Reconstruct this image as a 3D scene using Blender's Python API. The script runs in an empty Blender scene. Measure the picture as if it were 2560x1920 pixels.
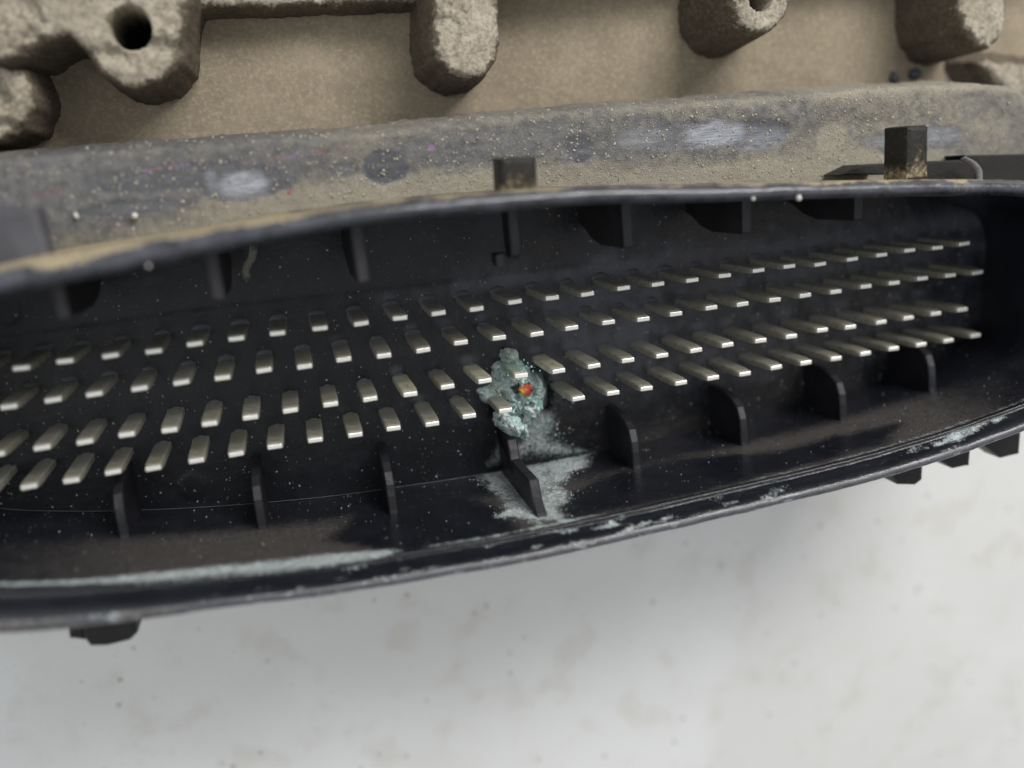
import bpy, math, random
import numpy as np
from mathutils import Matrix
random.seed(7); RNG = np.random.RandomState(11)
S = 0.0025                      # all lengths below are in contact pitches; one pitch is 2.5 mm
sc = bpy.context.scene
COL = sc.collection

# ------------------------------------------------------------------ camera
F = 2200.0
CR = np.array([[0.0]*3]*3)
def _rot(v):
    th = np.linalg.norm(v); k = v/th
    K = np.array([[0, -k[2], k[1]], [k[2], 0, -k[0]], [-k[1], k[0], 0]])
    return np.eye(3)+math.sin(th)*K+(1-math.cos(th))*K@K
ROT = _rot(np.array([3.343641, -0.205603, 0.403446]))
TR = np.array([13.124947, -4.606180, 28.194400])
CAM = -ROT.T@TR
cd = bpy.data.cameras.new('camera'); cam = bpy.data.objects.new('camera', cd); COL.objects.link(cam)
cd.sensor_width = 36; cd.lens = F/2560*36
M3 = ROT.T@np.diag([1, -1, -1.0])
mw = Matrix.Identity(4)
for i in range(3):
    for j in range(3): mw[i][j] = float(M3[i, j])
    mw[i][3] = float(CAM[i]*S)
cam.matrix_world = mw
cd.clip_start = 0.002; cd.clip_end = 20
cd.dof.use_dof = True; cd.dof.focus_distance = 24.2*S
cd.dof.aperture_fstop = (cd.lens/1000)/(0.80*S)
sc.camera = cam

# ------------------------------------------------------------------ light
w = bpy.data.worlds.new('World'); sc.world = w; w.use_nodes = True
wn = w.node_tree; bg = wn.nodes['Background']
bg.inputs[1].default_value = 1.0
_tc = wn.nodes.new('ShaderNodeTexCoord'); _sx = wn.nodes.new('ShaderNodeSeparateXYZ'); _mr = wn.nodes.new('ShaderNodeMapRange')
wn.links.new(_tc.outputs['Generated'], _sx.inputs[0]); wn.links.new(_sx.outputs[2], _mr.inputs[0])
_mr.interpolation_type = 'SMOOTHSTEP'
for _i, _v in zip((1, 2, 3, 4), (-.1, .8, .14, .80)): _mr.inputs[_i].default_value = _v
_mx = wn.nodes.new('ShaderNodeVectorMath'); _mx.operation = 'SCALE'; _mx.inputs[0].default_value = (.96, .985, 1.0)
wn.links.new(_mr.outputs[0], _mx.inputs['Scale']); wn.links.new(_mx.outputs[0], bg.inputs[0])   # a room: dim walls, bright ceiling
def area(name, loc, target, size, power, color):
    l = bpy.data.lights.new(name, 'AREA'); l.shape = 'RECTANGLE'; l.size = size[0]*S; l.size_y = size[1]*S
    l.energy = power*S*S; l.color = color
    o = bpy.data.objects.new(name, l); COL.objects.link(o)
    from mathutils import Vector
    a = Vector(loc)*S; b = Vector(target)*S
    o.location = a; o.rotation_euler = (b-a).to_track_quat('-Z', 'Y').to_euler()
    return o
area('ceiling_or_fill_light', (20, 56, 56), (-14, 0, 0), (50, 26), 88000, (1.0, 0.985, 0.96))
area('ceiling_or_fill_light', (-60, 14, 52), (-14, 0, 0), (20, 40), 6000, (0.93, 0.97, 1.0))  # left fill, added to lift the shade; no such lamp known
sc.view_settings.view_transform = 'Standard'; sc.view_settings.look = 'None'
sc.view_settings.exposure = 0.0; sc.view_settings.gamma = 1.0

# ------------------------------------------------------------------ measuring helpers
def at(px, py, z):
    """point of the photographed scene lying on the plane z"""
    d = ROT.T@np.array([(px-1280)/F, (py-960)/F, 1.0]); return CAM+d*(z-CAM[2])/d[2]
def atx(px, py, x):
    d = ROT.T@np.array([(px-1280)/F, (py-960)/F, 1.0]); return CAM+d*(x-CAM[0])/d[0]
def aty(px, py, y):
    d = ROT.T@np.array([(px-1280)/F, (py-960)/F, 1.0]); return CAM+d*(y-CAM[1])/d[1]
def poly(pts, z): return np.array([at(x, y, z)[:2] for x, y in pts])

def _hash(i, j, k):
    n = (i*374761393+j*668265263+k*2147483647 + 1013904223).astype(np.int64)
    n = (n ^ (n >> 13))*1274126177
    n = n ^ (n >> 16)
    return (n & 0xffffff)/float(0xffffff)
def vn(x, y, z=0.0):
    x = np.asarray(x, float); y = np.asarray(y, float); z = np.asarray(z, float)+0*x
    xi, yi, zi = np.floor(x), np.floor(y), np.floor(z)
    fx, fy, fz = x-xi, y-yi, z-zi
    fx, fy, fz = [t*t*(3-2*t) for t in (fx, fy, fz)]
    xi, yi, zi = xi.astype(np.int64), yi.astype(np.int64), zi.astype(np.int64)
    r = 0
    for a in (0, 1):
        for b in (0, 1):
            for c in (0, 1):
                r = r+_hash(xi+a, yi+b, zi+c)*(fx if a else 1-fx)*(fy if b else 1-fy)*(fz if c else 1-fz)
    return r
def fbm(x, y, z=0.0, o=4):
    r = 0; a = .5; t = 0
    for i in range(o):
        r = r+a*vn(np.asarray(x)*2**i+17*i, np.asarray(y)*2**i-9*i, np.asarray(z)*2**i+5*i); t += a; a *= .5
    return r/t
def sdf(P, x, y):
    """signed distance, positive inside the closed outline P"""
    x = np.asarray(x, float); y = np.asarray(y, float)
    d = np.full(x.shape, 1e9); ins = np.zeros(x.shape, bool)
    n = len(P)
    for i in range(n):
        ax, ay = P[i]; bx, by = P[(i+1) % n]
        ex, ey = bx-ax, by-ay
        t = np.clip(((x-ax)*ex+(y-ay)*ey)/(ex*ex+ey*ey+1e-12), 0, 1)
        d = np.minimum(d, np.hypot(x-ax-t*ex, y-ay-t*ey))
        c = ((ay > y) != (by > y)) & (x < ex*(y-ay)/((ey if ey != 0 else 1e-12))+ax)
        ins ^= c
    return np.where(ins, d, -d)
def dline(P, x, y):
    d = np.full(np.shape(x), 1e9)
    for i in range(len(P)-1):
        ax, ay = P[i]; bx, by = P[i+1]; ex, ey = bx-ax, by-ay
        t = np.clip(((x-ax)*ex+(y-ay)*ey)/(ex*ex+ey*ey+1e-12), 0, 1)
        d = np.minimum(d, np.hypot(x-ax-t*ex, y-ay-t*ey))
    return d
def ss(a, b, x): 
    t = np.clip((x-a)/(b-a), 0, 1); return t*t*(3-2*t)
def catmull(P, closed, n):
    P = [np.array(p, float) for p in P]; out = []
    N = len(P); m = N if closed else N-1
    for i in range(m):
        g = (lambda k: P[k % N]) if closed else (lambda k: P[min(max(k, 0), N-1)])
        p0, p1, p2, p3 = g(i-1), g(i), g(i+1), g(i+2)
        for s in range(n):
            t = s/n
            out.append(.5*((2*p1)+(-p0+p2)*t+(2*p0-5*p1+4*p2-p3)*t*t+(-p0+3*p1-3*p2+p3)*t**3))
    if not closed: out.append(P[-1])
    return np.array(out)

# ------------------------------------------------------------------ object helpers
def mesh_data(name, V, Fc, mat, smooth=True, mask=None):
    me = bpy.data.meshes.new(name)
    V = np.asarray(V, float)*S
    me.from_pydata([tuple(v) for v in V], [], [tuple(int(i) for i in f) for f in Fc])
    if mat: me.materials.append(mat)
    if smooth: me.polygons.foreach_set('use_smooth', [True]*len(me.polygons))
    if mask is not None:
        at_ = me.color_attributes.new('Mask', 'FLOAT_COLOR', 'POINT')
        mm = np.zeros((len(V), 4)); mm[:, :mask.shape[1]] = mask
        at_.data.foreach_set('color', mm.astype(np.float32).ravel())
    me.update()
    return me
def obj(name, me, parent=None, loc=(0, 0, 0), label=None, cat=None, group=None, kind=None):
    o = bpy.data.objects.new(name, me); COL.objects.link(o)
    o.location = [c*S for c in loc]
    if parent: o.parent = parent
    if label: o['label'] = label
    if cat: o['category'] = cat
    if group: o['group'] = group
    if kind: o['kind'] = kind
    return o
def grid_faces(nu, nv, closed_u=False):
    i = np.arange(nu if closed_u else nu-1); j = np.arange(nv-1)
    I, J = np.meshgrid(i, j, indexing='ij'); I2 = (I+1) % nu
    return np.stack([I*nv+J, I2*nv+J, I2*nv+J+1, I*nv+J+1], -1).reshape(-1, 4)
def sheet(name, xs, ys, zf, mat, maskf=None, keep=None, parent=None, warp=None, **k):
    X, Y = np.meshgrid(xs, ys, indexing='ij'); X = X.ravel(); Y = Y.ravel()
    Z = zf(X, Y); V = np.stack([X, Y, Z], 1)
    Fc = grid_faces(len(xs), len(ys))
    m = maskf(X, Y, Z) if maskf else None
    if warp: V = warp(V)
    if keep is not None:
        kk = keep(X, Y, Z); Fc = Fc[kk[Fc].any(1)]
        used = np.unique(Fc); re = -np.ones(len(V), int); re[used] = np.arange(len(used))
        V = V[used]; Fc = re[Fc]; m = m[used] if m is not None else None
    return obj(name, mesh_data(name, V, Fc, mat, True, m), parent, **k)
def prism(poly2, x0, x1, bevel=0.04):
    """plate standing in the y-z plane, from x0 to x1, edges softened by an inset ring"""
    P = np.array(poly2, float); n = len(P); c = P.mean(0)
    nrm = []
    for i in range(n):
        e = P[(i+1) % n]-P[i-1]; e /= np.linalg.norm(e)+1e-9; nrm.append((e[1], -e[0]))
    nrm = np.array(nrm)
    area2 = sum(P[i][0]*P[(i+1) % n][1]-P[(i+1) % n][0]*P[i][1] for i in range(n))
    if area2 < 0: nrm = -nrm
    Q = P-nrm*bevel
    V = []
    for x, R_ in ((x0, Q), (x0+bevel, P), (x1-bevel, P), (x1, Q)):
        V += [(x, a, b) for a, b in R_]
    Fc = []
    for r in range(3):
        for i in range(n):
            j = (i+1) % n; Fc.append((r*n+i, r*n+j, (r+1)*n+j, (r+1)*n+i))
    Fc.append(tuple(range(n))[::-1]); Fc.append(tuple(range(3*n, 4*n)))
    return V, Fc
def block(outline, z0, z1, bevel=0.08):
    """upright prism over an outline in the x-y plane with a softened top edge"""
    P = np.array(outline, float); n = len(P)
    nrm = []
    for i in range(n):
        a = P[i]-P[i-1]; b = P[(i+1) % n]-P[i]
        a /= np.linalg.norm(a)+1e-9; b /= np.linalg.norm(b)+1e-9
        e = a+b; e /= np.linalg.norm(e)+1e-9; nrm.append((e[1], -e[0]))
    nrm = np.array(nrm)
    if sum(P[i][0]*P[(i+1) % n][1]-P[(i+1) % n][0]*P[i][1] for i in range(n)) < 0: nrm = -nrm
    V = []
    for z, off in ((z0, 0), (z1-bevel, 0), (z1-.3*bevel, .3*bevel), (z1, bevel)):
        V += [(a, b, z) for a, b in P-nrm*off]
    Fc = []
    for r in range(3):
        for i in range(n):
            j = (i+1) % n; Fc.append((r*n+i, r*n+j, (r+1)*n+j, (r+1)*n+i))
    Fc.append(tuple(range(3*n, 4*n))); Fc.append(tuple(range(n))[::-1])
    return V, Fc
ICO = None
def ico():
    g = (1+5**.5)/2; v = []
    for a in (-1, 1):
        for b in (-g, g): v += [(0, a, b), (a, b, 0), (b, 0, a)]
    v = np.array(v)/math.hypot(1, g)
    f = []
    for i in range(12):
        for j in range(i+1, 12):
            for k in range(j+1, 12):
                if all(abs(np.linalg.norm(v[p]-v[q])-1.0515) < .01 for p, q in ((i, j), (j, k), (i, k))):
                    n = np.cross(v[j]-v[i], v[k]-v[i])
                    f.append((i, j, k) if n@(v[i]+v[j]+v[k]) > 0 else (i, k, j))
    return v, np.array(f)
IV, IF = ico()
def specks(P, R_, flat=1.0):
    V = []; Fc = []
    for i, (p, r) in enumerate(zip(P, R_)):
        s = RNG.uniform(.55, 1.3, 3)*r; s[2] *= flat
        q = _rot(RNG.uniform(-1.5, 1.5, 3)*np.array([.3, .3, 1])+1e-3)
        V.append((IV*RNG.uniform(.8, 1.2, (12, 1))*s)@q.T+p); Fc.append(IF+12*i)
    return np.concatenate(V), np.concatenate(Fc)

# ------------------------------------------------------------------ materials
class NT:
    def __init__(s, name):
        s.m = bpy.data.materials.new(name); s.m.use_nodes = True; s.t = s.m.node_tree; s.n = s.t.nodes
        s.b = s.n['Principled BSDF']
        tc = s.n.new('ShaderNodeTexCoord'); mp = s.n.new('ShaderNodeMapping'); mp.inputs['Scale'].default_value = (1/S,)*3
        s.t.links.new(tc.outputs['Object'], mp.inputs[0]); s.co = mp.outputs[0]
    def link(s, a, b): s.t.links.new(a, b)
    def setv(s, sock, v):
        if hasattr(v, 'links') or isinstance(v, bpy.types.NodeSocket): s.link(v, sock)
        else: sock.default_value = v
    def noise(s, scale, detail=4, rough=.55, stretch=None, dist=0.0):
        n = s.n.new('ShaderNodeTexNoise'); n.inputs['Scale'].default_value = scale; n.inputs['Detail'].default_value = detail
        n.inputs['Roughness'].default_value = rough; n.inputs['Distortion'].default_value = dist
        co = s.co
        if stretch:
            mp = s.n.new('ShaderNodeMapping'); mp.inputs['Scale'].default_value = stretch; s.link(co, mp.inputs[0]); co = mp.outputs[0]
        s.link(co, n.inputs['Vector']); return n.outputs['Fac']
    def vor(s, scale, rnd=1.0):
        n = s.n.new('ShaderNodeTexVoronoi'); n.inputs['Scale'].default_value = scale; n.inputs['Randomness'].default_value = rnd
        s.link(s.co, n.inputs['Vector']); return n
    def math(s, op, a, b=0.0, c=None):
        n = s.n.new('ShaderNodeMath'); n.operation = op; s.setv(n.inputs[0], a); s.setv(n.inputs[1], b)
        if c is not None: s.setv(n.inputs[2], c)
        return n.outputs[0]
    def ramp(s, v, a, b, lo=0.0, hi=1.0, smooth=True):
        n = s.n.new('ShaderNodeMapRange'); n.interpolation_type = 'SMOOTHSTEP' if smooth else 'LINEAR'
        s.setv(n.inputs[0], v)
        for i, q in zip((1, 2, 3, 4), (a, b, lo, hi)): n.inputs[i].default_value = q
        return n.outputs[0]
    def mix(s, f, a, b):
        n = s.n.new('ShaderNodeMix'); n.data_type = 'RGBA'; s.setv(n.inputs[0], f)
        for i, q in ((6, a), (7, b)):
            if isinstance(q, tuple): q = q+(1,) if len(q) == 3 else q
            s.setv(n.inputs[i], q)
        return n.outputs[2]
    def mask(s):
        n = s.n.new('ShaderNodeAttribute'); n.attribute_name = 'Mask'
        sp = s.n.new('ShaderNodeSeparateColor'); s.link(n.outputs['Color'], sp.inputs[0]); return list(sp.outputs)[:3]+[n.outputs['Alpha']]
    def bump(s, h, strength, dist, prev=None):
        n = s.n.new('ShaderNodeBump'); n.inputs['Strength'].default_value = strength; n.inputs['Distance'].default_value = dist*S
        s.link(h, n.inputs['Height'])
        if prev: s.link(prev, n.inputs['Normal'])
        return n.outputs[0]
    def out(s, color=None, rough=None, metal=None, normal=None, spec=None, **k):
        for nm, v in (('Base Color', color), ('Roughness', rough), ('Metallic', metal), ('Normal', normal), ('Specular IOR Level', spec)):
            if v is None: continue
            if isinstance(v, tuple) and len(v) == 3: v = v+(1,)
            s.setv(s.b.inputs[nm], v)
        for nm, v in k.items(): s.setv(s.b.inputs[nm.replace('_', ' ')], v)
        return s.m

def plastic(name, base=(.0048, .0054, .0075), rough=.30, dust=(.30, .25, .165), spec=.19, grain=.6):
    """black moulded plastic. Mask: red = white powder, green = tan dust, alpha = painted sheen, blue = painted reflection and brown film"""
    m = NT(name); r, g, b, al = m.mask()
    n1 = m.noise(9, 6, .62); n2 = m.noise(38, 3, .6); big = m.noise(1.3, 3, .5)
    nn = m.math('MULTIPLY_ADD', n2, .45, m.math('MULTIPLY', n1, .55))
    fp = m.ramp(m.math('ADD', nn, r), .76, 1.16)
    fd = m.ramp(m.math('ADD', nn, g), .80, 1.10)
    n3 = m.noise(46, 3, .6); fb = m.ramp(m.math('ADD', m.math('ADD', m.math('MULTIPLY', n3, .6), m.math('MULTIPLY', m.noise(1.7, 5, .7), .4)), b), .70, 1.34)
    # tiny pale flecks all over
    v = m.vor(11); fl = m.ramp(v.outputs['Distance'], .10, .05)
    fl = m.math('MULTIPLY', fl, m.ramp(m.noise(3.7, 2), .55, .62))
    col = m.mix(m.ramp(big, .35, .7), base, tuple(c*1.5 for c in base))
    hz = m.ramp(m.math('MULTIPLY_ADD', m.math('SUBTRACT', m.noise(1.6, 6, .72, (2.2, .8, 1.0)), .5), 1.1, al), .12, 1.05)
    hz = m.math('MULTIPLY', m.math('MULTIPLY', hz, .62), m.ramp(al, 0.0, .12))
    col = m.mix(hz, col, (.088, .091, .112))  # bluish sheen of the plastic painted in as pale haze
    col = m.mix(m.math('MULTIPLY', fb, .8), col, m.mix(m.ramp(n3, .45, .62), (.024, .022, .021), (.135, .122, .110)))
    dcol = m.mix(m.ramp(n1, .35, .65), tuple(c*.62 for c in dust), tuple(c*1.12 for c in dust))
    col = m.mix(m.math('MULTIPLY', fl, .55), col, (.28, .28, .27))
    col = m.mix(fd, col, dcol)
    fp = m.math('MULTIPLY', fp, m.ramp(m.math('MULTIPLY_ADD', n2, .6, m.math('MULTIPLY', m.noise(4.5, 5, .7), .4)), .38, .62, .38, 1.0))
    pc = m.mix(m.ramp(n2, .3, .7), (.26, .31, .33), (.60, .665, .65))
    col = m.mix(fp, col, pc)
    cover = m.math('MAXIMUM', fp, m.math('MAXIMUM', fd, m.math('MULTIPLY', fb, .6)))
    rg = m.math('ADD', m.math('MULTIPLY_ADD', cover, .55, rough), m.math('MULTIPLY', m.math('SUBTRACT', n1, .5), .25))
    h = m.math('MULTIPLY_ADD', n2, .5, m.math('MULTIPLY', cover, 1.0))
    nb = m.bump(m.noise(3.0, 3), .25, .05)
    nb = m.bump(h, grain, .025, nb)
    return m.out(col, rg, None, nb, m.math('MULTIPLY_ADD', cover, -spec*.6, spec))

M_grey = plastic('grey_tab_plastic', base=(.05, .049, .056), rough=.4, spec=.4, grain=.8)
M_floor = plastic('glossy_black_plastic', rough=.20, spec=.26)
M_shroud = plastic('shroud_black_plastic', base=(.006, .0066, .0095), rough=.19, spec=.6, grain=.45)
M_rib = plastic('rib_black_plastic', base=(.008, .008, .0105), rough=.38, spec=.35, grain=.9)
M_tab = plastic('dirty_tab_and_slot_shade_plastic', base=(.007, .0065, .006), rough=.42, spec=.3, grain=1.4)

def flange_mat():
    m = NT('dusty_flange_plastic'); r, g, b, al = m.mask()
    n1 = m.noise(4, 6, .62); n2 = m.noise(24, 4, .65); n3 = m.noise(60, 2, .5)
    nn = m.math('MULTIPLY_ADD', n2, .5, m.math('MULTIPLY', n1, .5))
    fd = m.ramp(m.math('ADD', nn, g), .72, 1.22)
    base = m.mix(m.ramp(n1, .3, .7), (.072, .072, .076), (.145, .14, .137))
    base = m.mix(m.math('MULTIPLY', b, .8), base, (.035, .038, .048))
    scr = m.noise(7, 5, .7, (.35, 8.0, 1.0)); base = m.mix(m.math('MULTIPLY', al, m.ramp(scr, .30, .62)), base, (.36, .38, .43))  # brushed highlights painted in as paler streaks
    dcol = m.mix(m.ramp(n3, .35, .65), (.15, .135, .105), (.34, .31, .245))
    col = m.mix(fd, base, dcol)
    vi = m.mix(m.ramp(m.noise(2.1, 2), .45, .55), (.26, .07, .09), (.24, .13, .30))
    fv = m.ramp(m.math('ADD', m.noise(14, 3, .6), r), .86, 1.0)
    col = m.mix(m.math('MULTIPLY', fv, .8), col, vi)
    sp = m.ramp(m.vor(9).outputs['Distance'], .16, .07)
    sp = m.math('MULTIPLY', sp, m.ramp(m.noise(2.6, 2), .5, .6))
    col = m.mix(m.math('MULTIPLY', sp, .6), col, (.5, .47, .40))
    h = m.math('ADD', m.math('MULTIPLY', n2, 1.0), m.math('ADD', m.math('MULTIPLY', n3, .6), fd))
    h = m.math('MULTIPLY', h, m.math('SUBTRACT', 1.0, m.math('MULTIPLY', b, .85)))
    sc2 = m.noise(5, 3, .6, (1.0, 9.0, 1.0))
    nb = m.bump(sc2, .12, .03)
    return m.out(col, m.math('ADD', m.math('MULTIPLY', fd, .45), m.ramp(b, 0, 1, .48, .30)), None, m.bump(h, .8, .035, nb), .5)
M_flange = flange_mat()

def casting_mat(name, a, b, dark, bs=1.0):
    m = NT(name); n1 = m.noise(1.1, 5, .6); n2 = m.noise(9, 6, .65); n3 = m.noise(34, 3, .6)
    r, hole_shade, bw = m.mask()[:3]
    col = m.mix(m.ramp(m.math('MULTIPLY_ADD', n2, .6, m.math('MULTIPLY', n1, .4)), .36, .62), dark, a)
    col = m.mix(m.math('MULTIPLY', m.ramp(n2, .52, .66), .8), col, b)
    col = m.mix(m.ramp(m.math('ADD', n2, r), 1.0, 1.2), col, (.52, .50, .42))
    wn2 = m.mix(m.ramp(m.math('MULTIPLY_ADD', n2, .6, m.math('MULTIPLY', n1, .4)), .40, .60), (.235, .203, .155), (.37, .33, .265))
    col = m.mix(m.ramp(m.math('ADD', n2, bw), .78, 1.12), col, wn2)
    col = m.mix(hole_shade, col, (.008, .008, .008))  # shade inside the screw hole painted near-black
    h = m.math('MULTIPLY_ADD', n3, .5, n2)
    return m.out(col, .92, None, m.bump(h, .9, .06*bs, m.bump(n1, .3, .2)), .2)
M_cast = casting_mat('dusty_casting', (.255, .212, .152), (.29, .243, .175), (.20, .165, .118), .22)
M_boss = casting_mat('shaded_crusted_casting', (.125, .102, .074), (.18, .15, .115), (.08, .063, .046), .95)  # dark colour paints the shaded sides of the crusted bosses

def pin_mat(name, c1, c2, metal, r0):
    m = NT(name); n1 = m.noise(13, 4, .6); n2 = m.noise(42, 3, .6)
    oi = m.n.new('ShaderNodeObjectInfo').outputs['Random']
    g = m.n.new('ShaderNodeSeparateXYZ'); m.link(m.co, g.inputs[0])
    col = m.mix(m.ramp(n1, .35, .68), c1, c2)
    col = m.mix(m.math('MULTIPLY', m.ramp(oi, 0, 1), .4), col, tuple(c*.6 for c in c1))
    col = m.mix(m.math('MULTIPLY', m.ramp(m.noise(5, 3, .6), .5, .62), .5), col, (.22, .20, .15))
    tip = m.math('MULTIPLY', m.math('MULTIPLY', m.ramp(g.outputs[2], L_PIN*.55, L_PIN*.82), m.ramp(g.outputs[2], L_PIN*.95, L_PIN*.91)), m.ramp(n2, .48, .60))
    col = m.mix(m.ramp(g.outputs[2], L_PIN*.91, L_PIN*.95), col, (.68, .665, .61))  # end faces painted brighter, as if catching the overhead light
    col = m.mix(m.math('MULTIPLY', tip, .75), col, (.34, .28, .15))
    nb = m.bump(m.math('MULTIPLY_ADD', n2, .6, n1), .5, .018)
    return m.out(col, m.math('MULTIPLY_ADD', n1, .3, m.math('MULTIPLY_ADD', tip, .25, r0)), metal, nb, .5)
L_PIN = 1.9005
M_pin = pin_mat('tinned_contact_metal', (.42, .41, .34), (.56, .55, .49), .62, .20)
M_gold = pin_mat('pale_gold_contact_metal', (.72, .70, .50), (.82, .80, .62), .55, .25)
M_green = pin_mat('verdigris_contact_metal', (.25, .45, .38), (.62, .66, .55), .4, .4)

def simple(name, col, rough, metal=0.0, var=.5, bs=.5, scale=12, bd=.03, **k):
    m = NT(name); n = m.noise(scale, 5, .6)
    c = m.mix(m.ramp(n, .35, .65), tuple(x*(1-var) for x in col), col)
    return m.out(c, rough, metal, m.bump(n, bs, bd), **k)
M_speck = simple('pale_grit', (.36, .36, .34), .6, var=.5)
M_grain = simple('quartz_grain', (.62, .60, .55), .5, var=.3)
M_sand = simple('sand_grit', (.42, .38, .30), .7, var=.6)
M_thread = simple('pale_fibre', (.55, .52, .42), .6, var=.2)
M_clip = simple('grey_plastic', (.16, .15, .17), .4, var=.4)
M_mark = simple('contact_stamp', (.22, .20, .12), .6, var=.4)

def crust_mat():
    m = NT('verdigris_crust'); n1 = m.noise(3.4, 4, .6, None, .8); n2 = m.noise(16, 5, .65); r, g, b = m.mask()[:3]
    c = m.mix(m.ramp(n1, .36, .47), (.018, .035, .055), (.44, .60, .59))
    c = m.mix(m.math('MULTIPLY', m.ramp(m.noise(7, 4, .7), .53, .60), .65), c, (.03, .05, .06))
    c = m.mix(m.math('MULTIPLY', m.ramp(m.noise(5.5, 4, .6), .50, .60), .85), c, (.78, .83, .79))
    c = m.mix(m.math('MULTIPLY', m.ramp(n2, .50, .60), .7), c, (.82, .86, .80))
    c = m.mix(m.math('MULTIPLY', m.ramp(m.noise(1.7, 3, .6), .46, .56), .22), c, (.22, .52, .49))
    c = m.mix(m.math('MULTIPLY', m.ramp(m.math('ADD', n2, g), .95, 1.2), .9), c, (.10, .55, .52))
    c = m.mix(m.math('MULTIPLY', m.ramp(m.noise(2.6, 4, .7), .58, .66), .7), c, (.20, .15, .09))
    c = m.mix(m.math('MULTIPLY', m.ramp(m.math('ADD', n2, b), 1.0, 1.2), .9), c, (.30, .26, .20))
    c = m.mix(m.ramp(m.math('ADD', n1, m.math('MULTIPLY', r, -1.0)), .1, -.3), c, (.02, .025, .03))
    return m.out(c, .72, None, m.bump(m.math('MULTIPLY_ADD', n2, .8, n1), 1.0, .12), .4)
M_crust = crust_mat()
def bead_mat():
    m = NT('burnt_glassy_bead'); n = m.noise(2.2, 2, .5, None, .4); r, g, b = m.mask()[:3]
    c = m.mix(m.ramp(n, .45, .55), (.42, .04, .02), (.58, .14, .04))
    c = m.mix(m.ramp(m.math('ADD', n, g), 1.0, 1.12), c, (.45, .38, .06))
    c = m.mix(m.math('MULTIPLY', m.ramp(m.noise(9, 4, .7), .5, .62), .7), c, (.10, .05, .03))
    return m.out(c, .5, None, m.bump(m.noise(9, 4, .7), .8, .05), .4)
M_bead = bead_mat()

def table_mat():
    m = NT('speckled_bench_top'); big = m.noise(.11, 3, .5); mid = m.noise(.55, 5, .6)
    c = m.mix(m.ramp(big, .38, .62), (.55, .548, .535), (.595, .597, .592))
    c = m.mix(m.math('MULTIPLY', m.ramp(m.noise(5, 4, .7), .45, .7), .15), c, (.45, .43, .40))
    c = m.mix(m.math('MULTIPLY', m.ramp(mid, .50, .70), .30), c, (.40, .36, .29))
    v = m.vor(1.15); s = m.math('MULTIPLY', m.ramp(v.outputs['Distance'], .16, .04), m.ramp(m.noise(.9, 2), .44, .54))
    c = m.mix(m.math('MULTIPLY', s, .55), c, (.16, .155, .14))
    v2 = m.vor(2.7); s2 = m.math('MULTIPLY', m.ramp(v2.outputs['Distance'], .14, .05), m.ramp(m.noise(1.7, 2), .52, .62))
    c = m.mix(m.math('MULTIPLY', s2, .5), c, (.25, .23, .20))
    return m.out(c, m.ramp(mid, .3, .7, .30, .48), None, m.bump(m.noise(2.5, 4), .12, .12), .45)
M_table = table_mat()

# ------------------------------------------------------------------ setting: the bench
TZ = -3.8
me = mesh_data('bench_top', [(-140, -140, TZ), (120, -140, TZ), (120, 140, TZ), (-140, 140, TZ),
                             (-140, -140, TZ-3), (120, -140, TZ-3), (120, 140, TZ-3), (-140, 140, TZ-3)],
               [(0, 1, 2, 3), (7, 6, 5, 4), (0, 4, 5, 1), (1, 5, 6, 2), (2, 6, 7, 3), (3, 7, 4, 0)], M_table, False)
obj('bench_top', me, kind='structure')

# ------------------------------------------------------------------ the control unit
ECU = bpy.data.objects.new('engine_control_unit', None); COL.objects.link(ECU)
ECU.location = (-14*S, 0, TZ*S); ECU.empty_display_size = .01
ECU['label'] = 'dirty engine control unit with black multi-pin socket, one contact burnt away'; ECU['category'] = 'control unit'
_obj0 = obj
OFF = np.array([-14, 0, TZ])
def part(name, me, loc=(0, 0, 0), parent=None, **k):
    if parent is None: loc = tuple(np.array(loc)-OFF)
    return _obj0(name, me, parent or ECU, loc, **k)

# --- contour of the socket mouth (inner edge of the shroud)
ZL = 4.7
bot = [at(*p, ZL)[:2] for p in [(0, 1470), (380, 1455), (800, 1415), (1100, 1370), (1330, 1330), (1700, 1250), (2200, 1130), (2560, 1010)]]
top = [at(*p, 4.9)[:2] for p in [(2560, 492), (2200, 494), (1800, 506), (1500, 512), (1280, 527), (1000, 552), (741, 590), (400, 665), (0, 748)]]
ctrl = bot+[(1.0, -3.75), (2.0, -3.3), (2.4, -2.6), (2.45, -1.2), (2.4, -.1), (2.0, .65), (1.1, 1.0)]+top+[(-27.3, 1.25), (-29.2, .4), (-30.2, -1.2), (-29.7, -2.7), (-28.4, -3.7)]
path = catmull(ctrl, True, 60)
# smooth and resample evenly
seg = np.r_[0, np.cumsum(np.linalg.norm(np.diff(np.r_[path, path[:1]], axis=0), axis=1))]
NP = 1300
tt = np.linspace(0, seg[-1], NP, endpoint=False)
cl = np.r_[path, path[:1]]
path = np.stack([np.interp(tt, seg, cl[:, 0]), np.interp(tt, seg, cl[:, 1])], 1)
for _ in range(60): path = (np.roll(path, 1, 0)+path*2+np.roll(path, -1, 0))/4
tan = np.roll(path, -1, 0)-np.roll(path, 1, 0); tan /= np.linalg.norm(tan, axis=1)[:, None]
nor = np.stack([tan[:, 1], -tan[:, 0]], 1)
if sum(path[:, 0]*np.roll(path[:, 1], -1)-np.roll(path[:, 0], -1)*path[:, 1]) < 0: nor = -nor
def yb(x):
    m = (path[:, 1] < -1.35); i = np.argsort(path[m, 0]); return np.interp(x, path[m, 0][i], path[m, 1][i])
def yt(x):
    m = (path[:, 1] > -1.35); i = np.argsort(path[m, 0]); return np.interp(x, path[m, 0][i], path[m, 1][i])

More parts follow.
